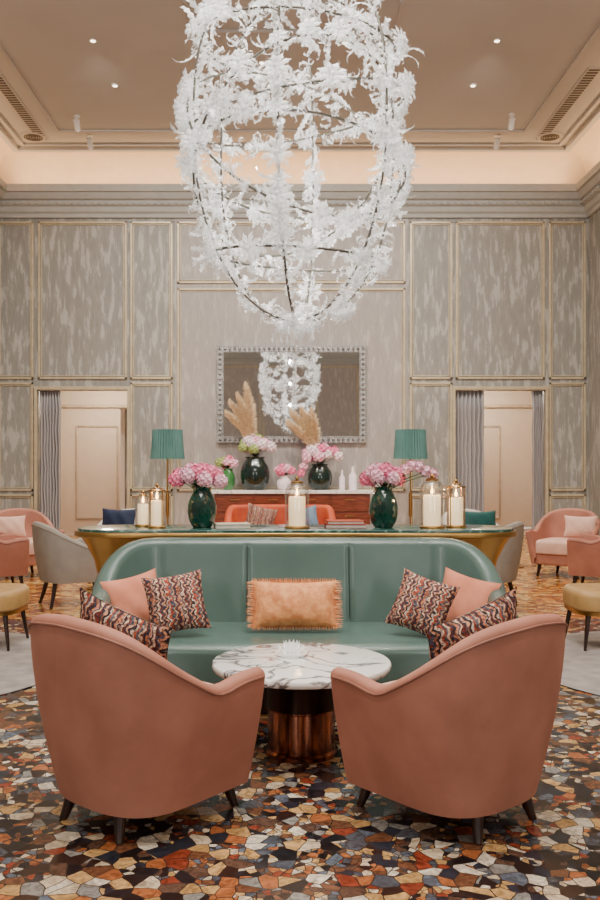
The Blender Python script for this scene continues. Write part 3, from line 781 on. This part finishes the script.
bouquet('flower_bouquet','blush orchid sprays in dark glazed vase',sbx(321),SBY,SBZ+.44,pk(16,.32,.26,.08,[m_fpale,m_fwhite,m_fpink],11,.04,30)+[(-.3,-.1,-.05,.06,m_fpale,20,.04),(-.24,-.12,.08,.06,m_fpale,20,.04),(-.34,-.12,-.16,.05,m_fpink,20,.04)])
bouquet('flower_bouquet','pink orchids in slim green vase',sbx(227),SBY,SBZ+.36,pk(7,.16,.14,.07,[m_fpink,m_fgreen,m_fpale],12,.035,26))
bouquet('flower_bouquet','blush pink roses in small white vase',sbx(285),SBY-.05,SBZ+.24,pk(8,.16,.12,.07,[m_fpale,m_fpink],13,.035,26))
r=root('pampas_grass','dried pampas plumes rising from large dark vase','dried grass',(sbx(252),SBY+.04,SBZ+.56))
for i,(h,l) in enumerate(((1.18,(-.12,0)),(.88,(-.40,.05)),(1.0,(-.26,-.1)),(.75,(-.10,.05)),(.7,(-.46,-.03)))): plume(r,(0,0,0),h,l,.14,i)
r=root('pampas_grass','dried pampas plumes leaning from dark glazed vase','dried grass',(sbx(316),SBY+.04,SBZ+.44))
for i,(h,l) in enumerate(((.90,(-.26,0)),(.84,(-.44,.05)),(.86,(-.08,-.05)),(.66,(-.5,-.05)))): plume(r,(0,0,0),h,l,.14,i+9)
for px,h,w in((342,.34,.05),(353,.40,.07)):
    MB().lathe([(w,0),(w,h*.6),(w*.4,h*.75),(w*.35,h),(w*.45,h)],16).obj('bottle',m_fwhite,label='white ceramic bottle on sideboard',cat='bottle',loc=(sbx(px),SBY,SBZ),group='white bottles')
for px in(167.5,410.5):
    d=14.3; x=P(px,500,d).x
    r=root('floor_lamp','brass floor lamp with teal pleated drum shade','floor lamp',(x,d,0),0,'teal-shaded floor lamps')
    MB().lathe([(.16,0),(.16,.02),(.03,.035)],28).obj('base',m_gold,parent=r)
    MB().tube([(0,0,.03),(0,0,1.6)],.013,10).obj('pole',m_gold,parent=r)
    mb=MB(); n=72; rows=[]
    for z,rr in((1.55,.27),(1.78,.25),(2.03,.235)):
        rows.append([((rr+(.012 if k%2 else -.008))*math.cos(2*pi*k/n),(rr+(.012 if k%2 else -.008))*math.sin(2*pi*k/n),z) for k in range(n)])
    mb.grid(rows,cv=True); mb.obj('lamp_shade',m_teal,parent=r,smooth=False)
    MB().ball((0,0,1.7),.05,8).obj('bulb',m_lampon,parent=r)
    mb=MB(); mb.tube([(0,0,.6),(.0,0,1.0)],.03,10); mb.obj('pole_collar',m_gold,parent=r)
    L=bpy.data.lights.new('lamp_glow','POINT'); L.energy=20; L.color=(1,.72,.42); L.shadow_soft_size=.04
    l=bpy.data.objects.new('lamp_glow',L); l.location=(x,d,1.82); col.objects.link(l)
# ================================================================ SECONDARY SEATING
c1=armchair('armchair','salmon velvet barrel armchair facing into the room','armchair',(P(26,500,11.4).x,11.4,0),math.radians(215),m_pink,m_seatpink,m_pinkp,m_dark,.16,'distant salmon armchairs')
dup(c1,(P(564,500,11.4).x,11.4,0),math.radians(145))
dup(c1,(P(-6,500,10.3).x,10.3,0),math.radians(-60))
dup(c1,(P(602,500,10.3).x,10.3,0),math.radians(60))
for px,rz in((11,25),(579,-25)):
    cushion('cushion','peach lumbar cushion on salmon armchair',.42,.28,.12,m_seatpink,Vector((P(px,500,11.42).x,11.36,.65)) ,Euler((-math.radians(14),0,math.radians(rz))))
g1=armchair('armchair','light grey upholstered tub chair on dark splayed legs','armchair',(P(76,500,9.1).x,9.1,0),math.radians(-60),m_grey,m_grey,m_grey,m_dark,.26,'grey tub chairs',.88,.66,.07)
dup(g1,(P(480,500,9.1).x,9.1,0),math.radians(60))
g2=armchair('armchair','ivory tub chair with navy cushion near the wall opening','armchair',(P(118,500,11.2).x,11.2,0),math.radians(160),m_white,m_white,m_white,m_dark,.16,'ivory tub chairs')
dup(g2,(P(478,500,11.2).x,11.2,0),math.radians(200),label='ivory tub chair with teal cushion near the wall opening')
cushion('cushion','navy velvet cushion on ivory tub chair',.50,.36,.13,m_navy,Vector((P(120,500,11.2).x,11.08,.72)),Euler((-.25,0,-.3)))
cushion('cushion','teal velvet cushion on ivory tub chair',.50,.34,.13,m_tealc,Vector((P(478,500,11.2).x,11.08,.70)),Euler((-.25,0,.3)))
for px,d in((100,10.2),(512,12.4)):
    r=root('side_table','small round side table with white marble top','side table',(P(px,500,d).x,d,0),0,'small side tables')
    MB().lathe([(.27,.53),(.28,.54),(.28,.56),(.27,.565)],32).obj('table_top',m_marblew,parent=r)
    MB().tube([(0,0,.02),(0,0,.54)],.02,12).obj('pedestal',m_gold,parent=r)
    MB().lathe([(.16,0),(.16,.015),(.03,.03)],28).obj('base',m_gold,parent=r)
r=root('loveseat','burnt orange velvet loveseat facing the console','sofa',(P(280,500,12.2).x,12.2,0),pi)
plan=[(a*1.85,b) for a,b in chair_plan(.43,-.42,.30,-.02,n=40,ex=3.2)]
mb,rim,inner=ushell(plan,lambda p:.62+.26*(1-sstep(-.3,.05,p[1])),.12,.28,.11,.08,.9,extra=.05)
mb.obj('backrest',m_orange,parent=r)
sp=inner(.35,.12)+[(-.4,.36),(0,.37),(.4,.36)]
mb=MB(); slab(mb,sp,.12,.43,.05,.02); mb.obj('seat',m_orange,parent=r)
for x in(-.5,.5):
    for y in(-.28,.25): MB().lathe([(.014,0),(.024,.14)],10,(x,y,0)).obj('leg',m_dark,parent=r)
lx=P(280,500,12.2).x
cushion('cushion','multicoloured zigzag cushion on orange loveseat',.44,.42,.14,m_zig,Vector((lx-.28,12.26,.67)),Euler((-.28,.25,.1)),group='zigzag cushions')
cushion('cushion','dusty blue cushion on orange loveseat',.42,.4,.14,m_blue,Vector((lx+.34,12.26,.66)),Euler((-.28,-.2,-.1)))
for sg in(-1,1):
    mb=MB(); mb.lathe([(1.30,0.001),(1.31,.008),(1.29,.016)],72)
    mb.obj('rug',m_rug,label='round pale grey wool rug on mosaic floor',cat='rug',loc=(sg*2.92,6.25,0),group='round rugs')
    r=root('ottoman','mustard leather ottoman with dark tapered legs on rug','ottoman',(sg*2.47,6.95,.018),0,'mustard ottomans')
    p=[(.30*math.copysign(abs(math.cos(t))**.55,math.cos(t)),.30*math.copysign(abs(math.sin(t))**.55,math.sin(t))) for t in [2*pi*k/48 for k in range(48)]]
    mb=MB(); slab(mb,p,.30,.455,.05,.02); mb.obj('seat',m_tan,parent=r)
    mb=MB(); slab(mb,offs(p,.012),.27,.30,0,0); mb.obj('seat_frame',m_gold,parent=r)
    for a in(-1,1):
        for b_ in(-1,1):
            MB().tube([(a*.21,b_*.21,.28),(a*.25,b_*.25,0)],lambda t:.022-.011*t,10).obj('leg',m_dark,parent=r)
# ================================================================ CHANDELIER
CH=Vector((0,6.3,3.80)); A=.77; BB=1.31; BT=1.10
r=root('chandelier','huge white glass chandelier of flowers and leaves on wire hoops','chandelier',(CH.x,CH.y,CH.z))
rnd=random.Random(21)
def rad_at(z):
    if z>=0: return A*max(0,1-(z/BT)**2.8)**(1/2.8)
    return A*max(0,1-(-z/BB)**2.1)**(1/2.1)
paths=[]
for a in(20,80,140):
    a=math.radians(a); N=96; L=[]
    for k in range(N):
        t=2*pi*k/N; c=-math.cos(t); s_=math.sin(t)
        if c>=0: z=BT*abs(c)**(2/2.8); rr=A*math.copysign(abs(s_)**(2/2.8),s_)
        else: z=-BB*abs(c)**(2/2.1); rr=A*math.copysign(abs(s_)**(2/2.1),s_)
        L.append(Vector((rr*math.cos(a),rr*math.sin(a),z)))
    paths.append(L)
for dz,tx_,ty_ in((-.86,.10,.06),(-.22,-.16,.10),(.18,.14,-.16),(.66,.1,.08)):
    R_=rad_at(dz)*1.02; N=72
    Mx=Matrix.Rotation(tx_,4,'X')@Matrix.Rotation(ty_,4,'Y')
    paths.append([Mx@Vector((R_*math.cos(2*pi*k/N),R_*math.sin(2*pi*k/N),0))+Vector((0,0,dz)) for k in range(N)])
for tx_,ty_,dz,R_ in((.9,.35,.0,.82),(-.75,-.5,-.1,.82)):
    Mx=Matrix.Rotation(tx_,4,'X')@Matrix.Rotation(ty_,4,'Y')
    paths.append([Mx@Vector((R_*math.cos(2*pi*k/72),R_*math.sin(2*pi*k/72),0))+Vector((0,0,dz)) for k in range(72)])
mb=MB()
for p in paths: mb.tube(p,.009,6,closed=True)
mb.tube([(0,0,BT),(0,0,ZC-CH.z-.02)],.012,8)
mb.lathe([(.12,ZC-CH.z-.06),(.14,ZC-CH.z-.0)],20)
mb.obj('hoop_frame',m_iron,parent=r)
def leafmesh(L,Wd,curl,mb,Mx=None,seg=9):
    rows=[]; ang=0; p=Vector((0,0,0))
    for i in range(seg+1):
        t=i/seg
        w=Wd*(math.sin(pi*(t*.9+.08))**.8)*(1.0 if i%2 else .42)
        if i==seg: w=.002
        rows.append([(-w,p.y-.6*w,p.z+(.35*w)),(0,p.y,p.z),(w,p.y-.6*w,p.z+.35*w)])
        ang+=curl/seg*(.4+1.5*t); p=p+Vector((0,-math.sin(ang),math.cos(ang)))*(L/seg)
    mb.grid(rows,Mx=Mx)
lm=[]
for i in range(4):
    t=MB(); leafmesh(.17+.03*i,.017+.004*i,(2.4,4.0,5.2,1.6)[i],t,seg=11); 
    leafmesh(.12,.012,4.0,t,Matrix.Rotation(.7,4,'Y'),8); leafmesh(.11,.012,3.2,t,Matrix.Rotation(-.8,4,'Y')@Matrix.Rotation(.9,4,'Z'),8)
    lm.append(t)
lme=[]
for t in lm:
    o=t.obj('tmp_leaf',m_glassf,ang=70); lme.append(o.data); bpy.data.objects.remove(o)
fm=MB()
for ring,(n,L,t_) in enumerate(((9,.078,1.25),(8,.06,.85),(5,.04,.4))):
    for k in range(n): leafmesh(L,.016,.9,fm,Matrix.Rotation(2*pi*k/n+ring*.3,4,'Z')@Matrix.Rotation(t_,4,'X'),5)
fm.ball((0,0,.012),.014,6)
o=fm.obj('tmp_flower',m_glassf); fme=o.data; bpy.data.objects.remove(o)
leaves=[]; flowers=[]
for pi_,p in enumerate(paths):
    N=len(p); ph=rnd.random()*6
    for k in range(N):
        q=p[k]; t=(p[(k+1)%N]-p[k-1]).normalized(); ln=(p[(k+1)%N]-p[k]).length
        out=Vector((q.x,q.y,q.z*.4)).normalized() if q.length>0 else Vector((1,0,0))
        dens=1.0+.6*math.sin(ph+k/N*2*pi*5)
        cnt=ln/.026*dens; c=int(cnt)+(1 if rnd.random()<cnt-int(cnt) else 0)
        for _ in range(c):
            d=(t*rnd.choice((-1,1))*rnd.uniform(.3,1)+out*rnd.uniform(-.3,.7)+Vector((rnd.uniform(-.6,.6),rnd.uniform(-.6,.6),rnd.uniform(-.7,.5)))).normalized()
            s_=rnd.uniform(.5,1.0)
            leaves.append((rnd.randrange(4),Matrix.Translation(q+t*rnd.uniform(-.03,.03))@d.to_track_quat('Z','Y').to_matrix().to_4x4()@Matrix.Rotation(rnd.random()*6.28,4,'Z')@Matrix.Scale(s_,4)))
        if rnd.random()<ln/.38:
            d=(out+Vector((rnd.uniform(-.5,.5),rnd.uniform(-.9,.2),rnd.uniform(-.5,.5)))).normalized()
            flowers.append(Matrix.Translation(q+out*.05)@d.to_track_quat('Z','Y').to_matrix().to_4x4()@Matrix.Scale(rnd.uniform(1.0,1.6),4))
for k in range(12):
    a=rnd.random()*6.28; d=Vector((math.cos(a),math.sin(a),rnd.uniform(-1,.6))).normalized()
    leaves.append((k%4,Matrix.Translation((0,0,rnd.uniform(-1.32,-1.2)))@d.to_track_quat('Z','Y').to_matrix().to_4x4()))
rnd.shuffle(flowers); flowers=flowers[:100]
for Mx in flowers:
    o=bpy.data.objects.new('glass_flower',fme); col.objects.link(o); o.parent=r; o.matrix_local=Mx
leaves.sort(key=lambda t:t[1].translation.y)
for i,Mx in leaves[:100]:
    o=bpy.data.objects.new('glass_leaf',lme[i]); col.objects.link(o); o.parent=r; o.matrix_local=Mx
big=MB()
for i,Mx in leaves[100:]: big.add(lm[i].v,lm[i].f,0,Mx)
big.obj('glass_foliage',m_glassf,parent=r,kind='stuff',ang=70)
mb=MB()
for k in range(10):
    x,y=rnd.uniform(-.12,.12),rnd.uniform(-.12,.12); z=-BB-rnd.uniform(.0,.14)
    mb.tube([(x*.5,y*.5,-BB+.03),(x,y,z)],.0015,4); mb.lathe([(.001,.04),(.009,.0),(.012,-.014),(.002,-.028)],8,(x,y,z-.03))
mb.obj('glass_drops',m_glassf,parent=r,kind='stuff')
for b_ in((0,0,-.7),(0,0,-.1),(0,0,.5)):
    L=bpy.data.lights.new('chandelier_bulb','POINT'); L.energy=36; L.color=(1,.96,.9); L.shadow_soft_size=.008
    l=bpy.data.objects.new('chandelier_bulb',L); l.location=CH+Vector(b_); col.objects.link(l)
# ================================================================ WORLD / CAMERA
w=bpy.data.worlds.new('World'); sc.world=w; w.use_nodes=True
w.node_tree.nodes['Background'].inputs[0].default_value=(.5,.48,.46,1); w.node_tree.nodes['Background'].inputs[1].default_value=.3
cam=bpy.data.cameras.new('camera'); co=bpy.data.objects.new('camera',cam); col.objects.link(co)
co.location=(CX,0,H); co.rotation_euler=(pi/2,0,0)
cam.sensor_fit='VERTICAL'; cam.sensor_height=24; cam.lens=24*F/900; cam.shift_y=15/900; cam.shift_x=(300-VX)/900
cam.clip_end=200; sc.camera=co
